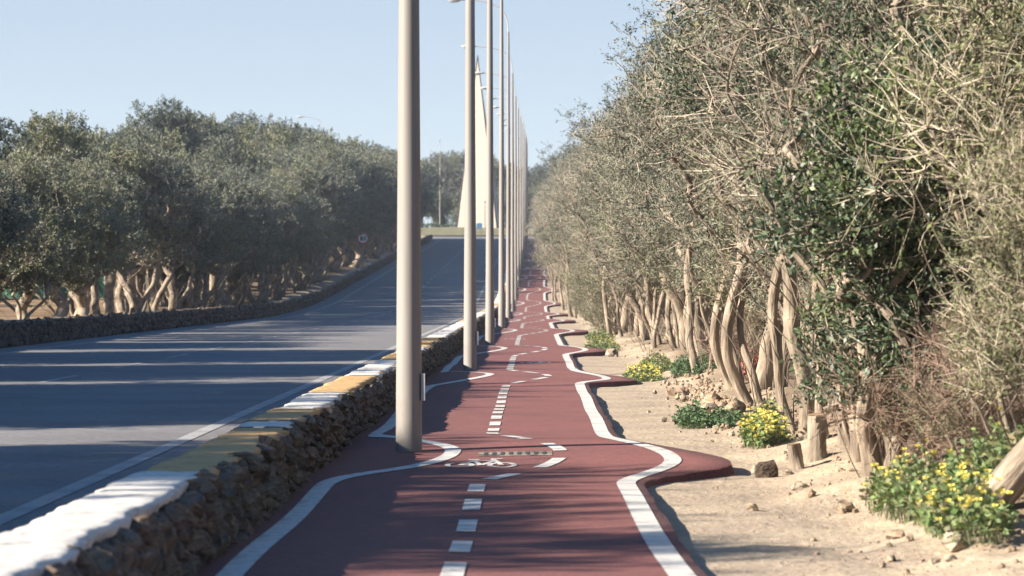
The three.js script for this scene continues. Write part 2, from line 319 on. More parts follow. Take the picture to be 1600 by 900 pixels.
// ------------------------------------------------------------------ lamp posts
const tubeGeo = (pts, r, seg = 16, rad = 8) => new THREE.TubeGeometry(new THREE.CatmullRomCurve3(pts.map((p) => new THREE.Vector3(...p))), seg, r, rad);
const LP = (() => {
  const poleG = new THREE.LatheGeometry([[0.0, -0.15], [0.112, -0.15], [0.112, 0.02], [0.11, 0.5], [0.088, 3.9], [0.074, 7.4], [0.05, 11.6], [0.043, 12.3]].map((p) => new THREE.Vector2(...p)), 28);
  const arm = tubeGeo([[0, 12.28, 0], [-0.08, 12.9, 0], [-0.42, 13.35, 0], [-1.05, 13.6, 0], [-1.9, 13.68, 0]], 0.024, 24, 8);
  const head = new THREE.SphereGeometry(1, 18, 10); head.scale(0.40, 0.085, 0.15); { const p = head.attributes.position; for (let i = 0; i < p.count; i++) if (p.getY(i) < -0.03) p.setY(i, -0.03); } head.translate(-2.25, 13.68, 0); head.computeVertexNormals();
  const bowl = new THREE.SphereGeometry(1, 16, 8, 0, Math.PI * 2, Math.PI / 2, Math.PI / 2); bowl.scale(0.27, 0.09, 0.12); bowl.translate(-2.32, 13.648, 0);
  const hatch = new THREE.BoxGeometry(0.03, 0.23, 0.1); hatch.translate(0.122, 0.55, 0.02);
  return { poleG, arm, head, bowl, hatch };
})();
function lampPost(x, d, turn, label, group) {
  const t = new THREE.Group();
  part(t, 'pole', LP.poleG, M.zinc); part(t, 'access_hatch', LP.hatch, M.lampHead); part(t, 'arm', LP.arm, M.lampHead);
  const h = part(t, 'luminaire', LP.head, M.lampHead); part(h, 'lamp_bowl', LP.bowl, M.glass);
  t.position.set(x, x > -2 && d < 430 ? pathY(x, d) : groundY(x, d), -d); t.rotation.y = turn;
  return add(t, 'street_lamp', label, 'street lamp', group);
}
for (let n = 1; n <= 15; n++) lampPost(POLE_X + drift(poleD(n)) * 0.6, poleD(n), 0, n === 1 ? 'largest, nearest tapered grey street lamp post in row beside cycle path' : `${ord(n)} street lamp post from the camera in row beside cycle path`, 'lamp posts along the cycle path');
lampPost(-21, 332, 0, 'street lamp poking above the dark treetops behind far wall');
lampPost(-13.6, 486, Math.PI / 2, 'pale lamp post standing alone before the trees beyond the roundabout');

// ------------------------------------------------------------------ plants: a branching generator
const V = (x, y, z) => new THREE.Vector3(x, y, z);
function tube(g, a, b, ra, rb, k, col, smooth) {
  const dx = b.x - a.x, dy = b.y - a.y, dz = b.z - a.z, L = Math.hypot(dx, dy, dz) || 1e-6;
  let ux = -dz, uy = 0, uz = dx; if (Math.abs(dy) > 0.95 * L) { ux = dy; uy = -dx; uz = 0; }
  let m = Math.hypot(ux, uy, uz); ux /= m; uy /= m; uz /= m;
  const vx = (dy * uz - dz * uy) / L, vy = (dz * ux - dx * uz) / L, vz = (dx * uy - dy * ux) / L, o = g.p.length / 3;
  for (let s = 0; s < 2; s++) { const c = s ? b : a, r = s ? rb : ra; for (let i = 0; i <= k; i++) {
    const t = i / k * Math.PI * 2, cs = Math.cos(t), sn = Math.sin(t), nx = ux * cs + vx * sn, ny = uy * cs + vy * sn, nz = uz * cs + vz * sn;
    g.v(c.x + nx * r, c.y + ny * r, c.z + nz * r);
    if (smooth) { g.n.push(nx, ny, nz); g.u.push(i / k * 0.6, (s ? L : 0) * 0.8 + a.y * 0.7); }
    if (col) g.c.push(col[0], col[1], col[2]);
  } }
  for (let i = 0; i < k; i++) { const p = o + i; g.i.push(p, p + 1, p + k + 1, p + 1, p + k + 2, p + k + 1); }
}
function leaf(g, p, ax, len, wid, rng, col) {
  // a pointed blade lying along ax, turned at random about it
  let rx = rng() - 0.5, ry = rng() - 0.5, rz = rng() - 0.5; const d = rx * ax.x + ry * ax.y + rz * ax.z; rx -= d * ax.x; ry -= d * ax.y; rz -= d * ax.z; const m = wid / 2 / (Math.hypot(rx, ry, rz) || 1); rx *= m; ry *= m; rz *= m;
  const mx = p.x + ax.x * len * 0.5, my = p.y + ax.y * len * 0.5, mz = p.z + ax.z * len * 0.5, o = g.p.length / 3;
  g.p.push(p.x, p.y, p.z, mx + rx, my + ry, mz + rz, p.x + ax.x * len, p.y + ax.y * len, p.z + ax.z * len, mx - rx, my - ry, mz - rz);
  for (let k = 0; k < 4; k++) g.c.push(col[0], col[1], col[2]);
  g.i.push(o, o + 1, o + 2, o, o + 2, o + 3);
}
const pick = (rng, pal) => { const c = pal[(rng() * pal.length) | 0], k = 0.75 + 0.5 * rng(); return [c[0] * k, c[1] * k, c[2] * k]; };
function plant(o) {
  const rng = RNG(o.seed), nodes = [], trunk = new Geo(), twigs = new Geo(), leaves = new Geo();
  const rand = (a) => (rng() - 0.5) * 2 * a;
  // stems
  for (let s = 0; s < o.stems; s++) {
    const a = s / o.stems * Math.PI * 2 + rand(0.5), f = o.foot * (0.5 + 0.5 * rng()); let p = V(Math.cos(a) * f, -0.1, Math.sin(a) * f), prev = null;
    const sp = o.splay * (0.5 + rng()), dir = V(Math.cos(a) * sp, 1, Math.sin(a) * sp).normalize(), N = o.stemNodes || 5, len = o.stemLen * (0.75 + 0.5 * rng()) / N;
    for (let k = 0; k <= N; k++) { nodes.push({ p: p.clone(), par: prev, len: k * len, c: 0, stem: true }); prev = nodes.length - 1; dir.add(V(rand(o.kink), rand(o.kink) * 0.4, rand(o.kink))).normalize(); dir.y = Math.max(dir.y, 0.25); p = p.clone().addScaledVector(dir, len); }
  }
  // lobes of the crown, then points in them
  const lobes = [];
  for (let k = 0; k < o.lobes; k++) { const a = rng() * 6.283, q = Math.sqrt(rng()), y = lerp(o.y0, o.y1, rng()), taper = 1 - 0.55 * Math.pow(Math.abs((y - o.yw) / (y > o.yw ? o.y1 - o.yw : o.yw - o.y0 + 0.01)), 1.6); lobes.push([V(Math.cos(a) * q * o.r * taper, y, Math.sin(a) * q * o.r * taper), o.lobeR * (0.65 + 0.7 * rng()), rng()]); }
  const pts = [];
  for (let k = 0; k < o.n; k++) { const [c, r, h] = lobes[(rng() * lobes.length) | 0], v = V(rand(1), rand(1), rand(1)).normalize(), q = Math.pow(rng(), 0.42) * r; const p = c.clone().addScaledVector(v, q); if (p.y < o.yMin) continue; pts.push({ p, h }); }
  const heart = V(0, o.y0 * 0.6, 0); pts.sort((a, b) => a.p.distanceToSquared(heart) - b.p.distanceToSquared(heart));
  const tips = [];
  for (const q of pts) {
    let best = -1, bc = 1e9;
    for (let i = 0; i < nodes.length; i++) { const n = nodes[i]; if (n.leafy) continue; const dx = n.p.x - q.p.x, dy = n.p.y - q.p.y, dz = n.p.z - q.p.z, c = Math.sqrt(dx * dx + dy * dy + dz * dz) + (dy > 0 ? dy * 0.6 : 0) + n.len * o.pull; if (c < bc) { bc = c; best = i; } }
    const b = nodes[best], D = b.p.distanceTo(q.p), segs = Math.max(1, Math.min(6, Math.ceil(D / 0.3))); let prev = best;
    for (let k = 1; k <= segs; k++) { const p = b.p.clone().lerp(q.p, k / segs); if (k < segs) p.add(V(rand(0.11), rand(0.11) + 0.1 * D * Math.sin(Math.PI * k / segs), rand(0.11)).multiplyScalar(Math.min(1, D * 1.2))); nodes.push({ p, par: prev, len: b.len + D * k / segs, c: 0 }); prev = nodes.length - 1; }
    nodes[prev].c += 1; tips.push([prev, q.h]);
  }
  for (let i = nodes.length - 1; i >= 0; i--) { const n = nodes[i]; if (n.c === 0) n.c = 0.3; if (n.par !== null) nodes[n.par].c += n.c; }
  const rad = (n) => Math.max(o.rMin, o.rTrunk * Math.pow(n.c / o.n * o.stems, 0.5) * (n.stem ? 1 : 1));
  for (let i = 0; i < nodes.length; i++) if (nodes[i].stem && nodes[i].par === null) { // each stem is one continuous knobbly tube
    const ch = [nodes[i]]; for (let j = i + 1; j < nodes.length && nodes[j].stem && nodes[j].par === j - 1; j++) ch.push(nodes[j]);
    const cv = new THREE.CatmullRomCurve3(ch.map((n) => n.p)), N = ch.length * 4, K = 9, o0 = trunk.p.length / 3, T = V(0, 1, 0), U = V(1, 0, 0), W = V(0, 0, 1); let run = 0, last = ch[0].p;
    for (let k = 0; k <= N; k++) {
      const t = k / N, p = cv.getPoint(t), f = t * (ch.length - 1), f0 = Math.min(ch.length - 2, f | 0); cv.getTangent(t, T); U.addScaledVector(T, -U.dot(T)).normalize(); W.crossVectors(T, U); run += p.distanceTo(last); last = p;
      const r = lerp(rad(ch[f0]), rad(ch[f0 + 1]), f - f0) * (1 + 0.5 * Math.exp(-run * 5)) * (0.9 + 0.22 * vnoise(run * 3.1, i * 1.7, 3));
      for (let a = 0; a <= K; a++) { const q = a / K * 6.28318, cs = Math.cos(q), sn = Math.sin(q), rr = r * (1 + 0.22 * (vnoise(cs * 1.6 + 9, sn * 1.6 + run * 2.5 + i, 6) - 0.5)); const nx = U.x * cs + W.x * sn, ny = U.y * cs + W.y * sn, nz = U.z * cs + W.z * sn; trunk.v(p.x + nx * rr, p.y + ny * rr, p.z + nz * rr); trunk.n.push(nx, ny, nz); trunk.u.push(a / K * 0.5, run * 0.8); }
    }
    for (let k = 0; k < N; k++) for (let a = 0; a < K; a++) { const p = o0 + k * (K + 1) + a; trunk.i.push(p, p + 1, p + K + 1, p + 1, p + K + 2, p + K + 1); }
  }
  for (const n of nodes) { if (n.par === null || n.stem) continue; const b = nodes[n.par], r1 = rad(n), r0 = Math.min(rad(b), r1 * 1.3) * (b.par === null ? 1.35 : 1); tube(trunk, b.p, n.p, r0, r1, r1 > 0.045 ? 9 : r1 > 0.018 ? 6 : 4, null, true); }
  // twigs and leaves
  for (const [ti, h] of tips) {
    const n = nodes[ti], bpar = nodes[n.par].p, out = n.p.clone().sub(bpar).normalize(), bare = h < o.bare, pal = h > 1 - (o.altShare || 0) ? o.alt : h > 1 - (o.altShare || 0) - (o.alt2Share || 0) ? o.alt2 : o.palette, tw = bare ? o.twigs * 1.7 : o.twigs;
    for (let k = 0; k < tw; k++) {
      const dir = out.clone().multiplyScalar(0.6).add(V(rand(1), rand(1) + o.up, rand(1))).normalize(), L = o.twigLen * (0.45 + 0.9 * rng()) * (bare ? 1.35 : 1), tc = pick(rng, o.twigPal);
      const a = n.p, m = a.clone().addScaledVector(dir, L * 0.5); dir.add(V(rand(0.45), rand(0.4) + o.droop, rand(0.45))).normalize(); const e = m.clone().addScaledVector(dir, L * 0.5), tr = o.twigR;
      tube(twigs, a, m, tr, tr * 0.8, 3, tc); tube(twigs, m, e, tr * 0.8, tr * 0.35, 3, tc);
      const nl = bare ? o.leaves * (o.bareLeaf || 0) : o.leaves, base = pick(rng, pal);
      for (let j = 0; j < nl; j++) {
        const t = 0.15 + 0.85 * rng(), p = t < 0.5 ? a.clone().lerp(m, t * 2) : m.clone().lerp(e, t * 2 - 1), ax = dir.clone().multiplyScalar(0.7).add(V(rand(1), rand(1) + 0.15, rand(1))).normalize(), kk = 0.8 + 0.4 * rng();
        p.add(V(rand(o.fluff), rand(o.fluff), rand(o.fluff)));
        leaf(leaves, p, ax, o.leafL * (0.6 + 0.8 * rng()), o.leafW * (0.7 + 0.6 * rng()), rng, [base[0] * kk, base[1] * kk, base[2] * kk]);
      }
    }
  }
  const out = { trunk: trunk.build(), twigs: twigs.p.length ? twigs.build(true) : null, leaves: leaves.p.length ? leaves.build(true) : null, o };
  return out;
}
let triCount = 0;
const GREYGREEN = [[0.15, 0.168, 0.105], [0.185, 0.196, 0.13], [0.12, 0.138, 0.085], [0.20, 0.20, 0.14]], DARKGREEN = [[0.035, 0.066, 0.024], [0.05, 0.082, 0.03], [0.028, 0.055, 0.024]], OLIVE = [[0.15, 0.162, 0.07], [0.125, 0.145, 0.06], [0.18, 0.178, 0.09]], DEEP = [[0.06, 0.082, 0.048], [0.078, 0.10, 0.058], [0.05, 0.07, 0.045]], BROWN = [[0.17, 0.135, 0.095], [0.14, 0.11, 0.08]];
const TAN = [[0.34, 0.29, 0.225], [0.28, 0.24, 0.19], [0.42, 0.36, 0.285], [0.22, 0.19, 0.15]], GREYTW = [[0.20, 0.18, 0.15], [0.16, 0.145, 0.12]], REDTW = [[0.27, 0.185, 0.14], [0.22, 0.155, 0.12]];
const base = { stems: 5, foot: 0.3, splay: 0.3, stemLen: 2.2, stemNodes: 6, kink: 0.25, lobes: 34, y0: 1.6, y1: 5.4, yw: 3.4, r: 1.5, lobeR: 0.62, n: 520, yMin: 0.5, pull: 0.12, rMin: 0.006, rTrunk: 0.075, twigs: 5, twigLen: 0.42, twigR: 0.004, up: 0.25, droop: 0.05, leaves: 15, leafL: 0.06, leafW: 0.024, fluff: 0.04, bare: 0.15, bareLeaf: 0.1, palette: GREYGREEN, alt: OLIVE, altShare: 0.15, twigPal: TAN };
const P = {};
const make = (k, o) => { P[k] = plant({ ...base, ...o }); };
// right-hand thicket
make('scrubA', { seed: 11, stems: 14, foot: 0.65, splay: 0.3, bare: 0.5, kink: 0.27, stemNodes: 8, stemLen: 3.3, y0: 2.3, yw: 3.8, yMin: 1.3, rTrunk: 0.034, alt: DARKGREEN, altShare: 0.24, alt2: BROWN, alt2Share: 0.05 });
make('scrubB', { seed: 12, stems: 10, foot: 0.55, splay: 0.4, bare: 0.55, kink: 0.3, stemNodes: 8, stemLen: 3.1, y0: 2.1, yw: 3.6, yMin: 1.2, rTrunk: 0.038, y1: 5.1, palette: [...GREYGREEN, ...OLIVE], alt: DARKGREEN, altShare: 0.2, alt2: BROWN, alt2Share: 0.05 });
make('oliveA', { seed: 13, stems: 5, splay: 0.4, bare: 0.1, r: 1.7, y1: 5.8, leaves: 14, rTrunk: 0.065, twigs: 4, kink: 0.34, alt: DEEP, altShare: 0.35, alt2: OLIVE, alt2Share: 0.15 });
make('oliveB', { seed: 14, stems: 6, splay: 0.36, bare: 0.14, r: 1.6, lobes: 30, y1: 5.6, leaves: 14, rTrunk: 0.06, twigs: 4, kink: 0.34, alt: DARKGREEN, altShare: 0.28, alt2: BROWN, alt2Share: 0.07 });
make('oak', { seed: 15, stems: 2, foot: 0.15, splay: 0.15, stemLen: 3, r: 1.9, y0: 1.9, y1: 6.4, yw: 4.4, lobeR: 0.75, bare: 0.04, leaves: 12, leafL: 0.06, leafW: 0.03, palette: DEEP, alt: DARKGREEN, altShare: 0.35, rTrunk: 0.12, twigPal: GREYTW });
make('lentisk', { seed: 16, stems: 6, foot: 0.3, splay: 0.5, stemLen: 1.0, y0: 0.8, y1: 2.6, yw: 1.6, r: 0.8, lobes: 22, lobeR: 0.42, n: 420, yMin: 0.45, bare: 0.06, leaves: 14, twigs: 5, twigLen: 0.28, leafL: 0.05, leafW: 0.026, palette: DARKGREEN, alt: [[0.09, 0.13, 0.035], [0.075, 0.11, 0.035]], altShare: 0.22, rTrunk: 0.035, rMin: 0.004 });
make('twiggy', { seed: 17, stems: 14, foot: 0.45, splay: 0.42, stemLen: 2.4, stemNodes: 8, kink: 0.2, y0: 0.9, y1: 3.7, yw: 2.4, r: 1.1, lobes: 26, lobeR: 0.55, n: 620, yMin: 0.3, bare: 0.66, bareLeaf: 0.3, leaves: 8, twigs: 3.4, twigLen: 0.36, twigR: 0.0038, palette: [[0.15, 0.17, 0.05], [0.12, 0.14, 0.045]], alt: OLIVE, altShare: 0.3, rTrunk: 0.02, rMin: 0.005, up: 0.1, twigPal: [[0.42, 0.36, 0.27], [0.34, 0.29, 0.22], [0.48, 0.42, 0.32]] });
make('softbush', { seed: 18, stems: 8, foot: 0.3, splay: 0.4, stemLen: 1.2, y0: 0.4, y1: 2.6, yw: 1.4, r: 0.9, lobes: 20, lobeR: 0.45, n: 300, yMin: 0.12, bare: 0.05, leaves: 14, twigs: 5, twigLen: 0.34, leafL: 0.06, leafW: 0.012, palette: OLIVE, alt: GREYGREEN, altShare: 0.3, rTrunk: 0.025, rMin: 0.004 });
make('brush', { seed: 19, stems: 10, foot: 0.3, splay: 0.6, stemLen: 0.7, stemNodes: 4, y0: 0.2, y1: 1.15, yw: 0.5, r: 0.55, lobes: 14, lobeR: 0.3, n: 240, yMin: 0.05, bare: 0.85, bareLeaf: 0.12, leaves: 8, twigs: 8, twigLen: 0.24, twigR: 0.0026, leafL: 0.03, leafW: 0.012, palette: BROWN, alt: OLIVE, altShare: 0.12, twigPal: REDTW, rTrunk: 0.012, rMin: 0.003 });
// left-hand olives and the taller trees behind them
const leftBase = { leafL: 0.11, leafW: 0.042, twigR: 0.005, twigs: 3, leaves: 22, fluff: 0.06, n: 560, r: 2.3, y0: 2.7, y1: 5.7, yw: 4.0, yMin: 2.0, lobes: 30, lobeR: 0.85, stems: 4, foot: 0.45, splay: 0.6, stemLen: 2.2, rTrunk: 0.16, palette: [[0.105, 0.125, 0.08], [0.13, 0.145, 0.10], [0.08, 0.10, 0.065], [0.15, 0.152, 0.105]], bare: 0.06, twigLen: 0.5, twigPal: GREYTW };
make('groveA', { ...leftBase, seed: 21, stems: 6, rTrunk: 0.095, foot: 0.6, kink: 0.32 });
make('groveB', { ...leftBase, seed: 22, stems: 7, splay: 0.75, rTrunk: 0.085, foot: 0.65, kink: 0.32, palette: [...GREYGREEN, ...DEEP] });
make('groveC', { ...leftBase, seed: 23, stems: 4, splay: 0.65, rTrunk: 0.11, foot: 0.5, y0: 1.9, yMin: 1.2, r: 2.0, palette: [...GREYGREEN, ...OLIVE] });
make('woodA', { ...leftBase, seed: 24, stems: 1, foot: 0.05, splay: 0.1, stemLen: 3, r: 2.5, y0: 2.4, y1: 7.2, yw: 5, lobes: 26, lobeR: 1.0, leafL: 0.13, leafW: 0.05, palette: [[0.05, 0.075, 0.042], [0.065, 0.09, 0.05], [0.042, 0.062, 0.04]], alt: DEEP, altShare: 0.3 });
make('woodB', { ...leftBase, seed: 25, stems: 2, foot: 0.15, splay: 0.2, stemLen: 2.6, r: 2.6, y0: 1.8, y1: 6.6, yw: 4.4, lobes: 28, lobeR: 0.95, leafL: 0.13, leafW: 0.05, palette: [...DEEP, ...GREYGREEN], alt: OLIVE, altShare: 0.3 });
function put(kind, x, d, s, turn, name, label, category, group, y) {
  const q = P[kind], t = new THREE.Group();
  part(t, q.o.rTrunk > 0.05 ? 'trunk' : 'stems', q.trunk, q.o.twigPal === GREYTW ? M.barkGrey : M.bark);
  if (q.twigs) part(t, 'twigs', q.twigs, M.twig, { kind: 'stuff' });
  if (q.leaves) part(t, 'crown', q.leaves, kind === 'lentisk' || kind === 'oak' ? M.leafGloss : M.leaf, { kind: 'stuff' });
  t.position.set(x, (y ?? groundY(x, d)) - 0.03, -d); t.rotation.y = turn; t.scale.setScalar(s);
  return add(t, name, label, category, group);
}
const rt = RNG(77);
{ // ---- thicket beside the sand
  const G1n = 'scrub trees along the edge of the sand', G2n = 'taller trees behind the edge of the thicket';
  const front = [];
  [[25.6, 2.95, 'scrubA', 0.86], [28.6, 2.85, 'scrubB', 0.9], [31.6, 2.75, 'scrubA', 0.92], [34.4, 3.0, 'oliveB', 0.82], [37.2, 2.8, 'scrubB', 0.9], [40.5, 2.95, 'oliveA', 0.84], [44, 3.0, 'scrubB', 0.86], [47.5, 3.0, 'oliveA', 0.8], [51.5, 3.0, 'scrubA', 0.82], [55.5, 3.0, 'oliveB', 0.84]].forEach((a) => front.push(a));
  for (let d = 60; d < 425; d += d < 130 ? 4.6 : 7) front.push([d, 3.0 - 1.0 * sstep(110, 230, d) + (rt() - 0.5) * 0.5 + drift(d) * 0.8, ['oliveA', 'scrubA', 'oliveB', 'scrubB'][(rt() * 4) | 0], (d < 90 ? 0.84 : d < 140 ? 0.98 : 1.12) + 0.16 * rt()]);
  front.forEach(([d, x, k, s], i) => put(k, x, d, s, rt() * 6.283, k.startsWith('scrub') ? 'scrub_tree' : 'wild_olive_tree', i === 0 ? 'twiggy many-stemmed tree with cut stubs at its foot beside the sand' : `${k.startsWith('scrub') ? 'twiggy many-stemmed' : 'grey-green leafy'} tree, ${ord(i + 1)} along the sand from the camera`, 'tree', G1n));
  let c = 0;
  for (let d = 26; d < 425; d += d < 90 ? 3.6 : 6.5) { c++; const k = d > 38 && d < 80 ? ['oak', 'oak', 'oliveB'][(rt() * 3) | 0] : ['oliveA', 'oak', 'oliveB', 'oliveA', 'scrubA'][(rt() * 5) | 0]; put(k, 5.0 - 1.2 * sstep(110, 230, d) + (rt() - 0.5) * 0.9 + drift(d), d, (d < 44 ? 0.98 : d < 75 ? 0.82 : d < 120 ? 1.0 : 1.4) + 0.18 * rt(), rt() * 6.283, k === 'oak' ? 'evergreen_oak_tree' : 'wild_olive_tree', `${k === 'oak' ? 'dark leafy' : 'grey-green'} tree, ${ord(c)} in the thicket's second row from the camera`, 'tree', G2n); }
  c = 0;
  for (let d = 36; d < 420; d += d < 120 ? 5 : 10) { c++; const k = rt() < 0.5 ? 'oak' : 'oliveB'; put(k, 8.2 + (rt() - 0.5) * 1.6, d, (d < 44 ? 1.1 : d < 75 ? 0.85 : d < 120 ? 1.0 : 1.45) + 0.2 * rt(), rt() * 6.283, k === 'oak' ? 'evergreen_oak_tree' : 'wild_olive_tree', `${k === 'oak' ? 'dark leafy' : 'grey-green'} tree, ${ord(c)} in the thicket's third row from the camera`, 'tree', 'trees deep in the thicket'); }
  // shrubs in front
  put('lentisk', 2.66, 23.9, 1.0, 0.4, 'dark_green_shrub', 'dark glossy green shrub in the thicket above the dry brush', 'shrub', 'dark green shrubs');
  put('lentisk', 2.8, 24.6, 0.9, 2.1, 'dark_green_shrub', 'smaller dark green shrub against the pale stems beside the stubs', 'shrub', 'dark green shrubs');
  put('lentisk', 3.1, 24.4, 1.05, 3.3, 'dark_green_shrub', 'dark green shrub behind the pale bare bush near the picture edge', 'shrub', 'dark green shrubs');
  put('twiggy', 3.75, 22.6, 0.95, 0.2, 'bare_bush', 'pale bare twiggy bush at the right picture edge, front one', 'bush', 'bare twiggy bushes');
  put('twiggy', 4.15, 24.6, 1.15, 1.9, 'bare_bush', 'tall pale bare bush behind the front one at right picture edge', 'bush', 'bare twiggy bushes');
  put('twiggy', 3.2, 20.6, 0.55, 3.4, 'bare_bush', 'low bare bush above the flowering herbs at right edge', 'bush', 'bare twiggy bushes');
  put('twiggy', 4.6, 27.8, 1.3, 4.4, 'bare_bush', 'tallest pale bare bush reaching the top right corner', 'bush', 'bare twiggy bushes');
  put('brush', 2.82, 23.8, 0.95, 0.7, 'dry_brush', 'reddish brown dry brush between the stubs and the green shrub', 'bush', 'dry brown brush');
  put('brush', 3.0, 22.4, 0.8, 2.7, 'dry_brush', 'reddish brown dry brush just above the flowering herbs', 'bush', 'dry brown brush');
  put('brush', 3.05, 46, 0.8, 1.7, 'dry_brush', 'reddish dry brush behind the green herbs farther along the sand', 'bush', 'dry brown brush');
  [[98, 2.35, 1.0], [108, 2.5, 1.15], [122, 2.4, 1.1], [140, 2.5, 1.2], [165, 2.7, 1.3], [190, 2.8, 1.3], [225, 3.1, 1.4], [262, 3.2, 1.4]].forEach(([d, x, s], i) => put('softbush', x, d, s, rt() * 6, 'soft_olive_bush', `soft olive-green bush at the sand edge, ${ord(i + 1)} from the camera`, 'bush', 'soft bushes at the far end of the sand'));
}
{ // ---- olive grove and wood across the road
  let c = 0;
  const shade = [-9, -6, -3, 0.8, 12.4, 15.4, 18.4, 21.4, 24, 32.6, 35.4, 38.4, 41.2, 43.8, 51.6, 54.4, 57, 64.8, 67.6, 70.4, 78.2, 81, 84];
  const unseen = (x, d, sc, k) => put(k || ['groveA', 'groveB', 'groveC'][(rt() * 3) | 0], x, d, sc, rt() * 6.283, 'olive_tree', 'olive tree beyond the left picture edge whose shadow crosses the road', 'tree', 'olive trees out of view that shade the road');
  for (const d of shade.map((q) => q + 1.4)) { const big = d < 20 ? 1.26 : d > 79 ? 0.84 : 1.2; unseen(-16.1 + (rt() - 0.5) * 0.6, d, big + 0.08 * rt()); unseen(-20.4 + (rt() - 0.5) * 0.6, d - 2.0, (d < 20 ? 1.36 : d > 79 ? 1.0 : 1.36) + 0.08 * rt()); }
  for (let d = 76; d < 146; d += 9.5) unseen(-26 - (d - 76) * 0.06 + (rt() - 0.5), d, 0.9 + 0.15 * rt(), d % 2 > 1 ? 'woodB' : 'woodA');
  for (let d = 90.5; d < 425; d += (rt() < 0.28 ? 6.0 : 4.0)) { c++; put(['groveA', 'groveB', 'groveC'][(rt() * 3) | 0], -16.0 + (rt() - 0.5) * 0.9 - (d > 250 && d < 277 ? 1.1 : 0), d, (d < 125 ? 0.76 : 0.98) + 0.16 * rt() + 0.5 * sstep(180, 260, d), rt() * 6.283, 'olive_tree', `${ord(c)} gnarled olive tree from the left along the far wall`, 'tree', 'olive trees behind the far wall'); }
  c = 0;
  for (let d = 146; d < 430; d += 6.5) { c++; const k = ['groveA', 'woodB', 'groveC'][(rt() * 3) | 0]; put(k, -20.5 + (rt() - 0.5) * 1.5, d, 1.15 + 0.35 * sstep(200, 280, d) + 0.2 * rt(), rt() * 6.283, 'olive_tree', `${ord(c)} tree from the left in second row behind the far wall`, 'tree', 'second row of trees behind the far wall'); }
  c = 0;
  for (let d = 140; d < 430; d += 7) { c++; const k = rt() < 0.6 ? 'woodA' : 'woodB'; put(k, -26.5 + (rt() - 0.5) * 3, d, (d < 180 ? 0.8 : d < 215 ? 0.92 : 1.22) + 0.45 * rt(), rt() * 6.283, 'evergreen_tree', `${ord(c)} tall dark evergreen from the left along the skyline across the road`, 'tree', 'tall dark trees on the skyline'); }
  c = 0;
  for (let k = 0; k < 34; k++) { c++; const row = k % 2, x = -56 + (k >> 1) * 5.2 + (rt() - 0.5) * 3, d = 512 + row * 18 + rt() * 10; put(rt() < 0.5 ? 'woodA' : 'woodB', x, d, 1.35 + 0.45 * rt(), rt() * 6.283, 'evergreen_tree', `${ord(c)} tree from the left in wood beyond the roundabout`, 'tree', 'trees beyond the roundabout'); }
}
for (let k = 0; k < 16; k++) put('lentisk', -40 + k * 3.6 + rt(), 500 + 6 * rt(), 2.2 + 0.5 * rt(), rt() * 6, 'dark_green_shrub', `${ord(k + 1)} dark bush from the left under the wood beyond the roundabout`, 'shrub', 'bushes beyond the roundabout');
for (const [x, d] of [[5.0, 13.5], [4.7, 17.5], [4.9, 21.8], [8.2, 11], [7.8, 16], [8, 21], [8.3, 26.5], [8.1, 31.5]]) put(rt() < 0.5 ? 'oliveA' : 'oliveB', x, d, 0.95 + 0.2 * rt(), rt() * 6.283, 'wild_olive_tree', 'grey-green tree of the thicket just outside the right picture edge', 'tree', 'thicket trees out of view');
// ------------------------------------------------------------------ herbs with yellow flowers
function herbs(seed, w, dep, h, n, fl, pal) {
  const rng = RNG(seed), lv = new Geo(), fg = new Geo(), r = (a) => (rng() - 0.5) * 2 * a;
  for (let k = 0; k < n; k++) {
    const a = rng() * 6.283, q = Math.sqrt(rng()), x = Math.cos(a) * q * w, z = Math.sin(a) * q * dep, H = h * (0.35 + 0.75 * rng()) * (1 - 0.55 * q * q), lx = x + r(0.06), lz = z + r(0.06), c = pick(rng, pal);
    tube(lv, V(x, -0.03, z), V(lx, H, lz), 0.003, 0.002, 3, c);
    for (let j = 0; j < 6; j++) { const t = 0.45 + 0.55 * rng(), p = V(lerp(x, lx, t), H * t, lerp(z, lz, t)); leaf(lv, p, V(r(1), r(0.5) + 0.2, r(1)).normalize(), 0.03 + 0.035 * rng(), 0.02 + 0.016 * rng(), rng, [c[0] * (0.8 + 0.4 * rng()), c[1] * (0.8 + 0.4 * rng()), c[2]]); }
    if (rng() < fl) { const p = V(lx + r(0.03), H + 0.02 + 0.06 * rng(), lz + r(0.03)); for (let j = 0; j < 5; j++) { const b = j * 1.2566 + rng(); leaf(fg, p, V(Math.cos(b) * 0.8, 0.6, Math.sin(b) * 0.8).normalize(), 0.027, 0.024, rng, [1, 1, 1]); } }
  }
  return [lv.build(true), fg.p.length ? fg.build(true) : null];
}
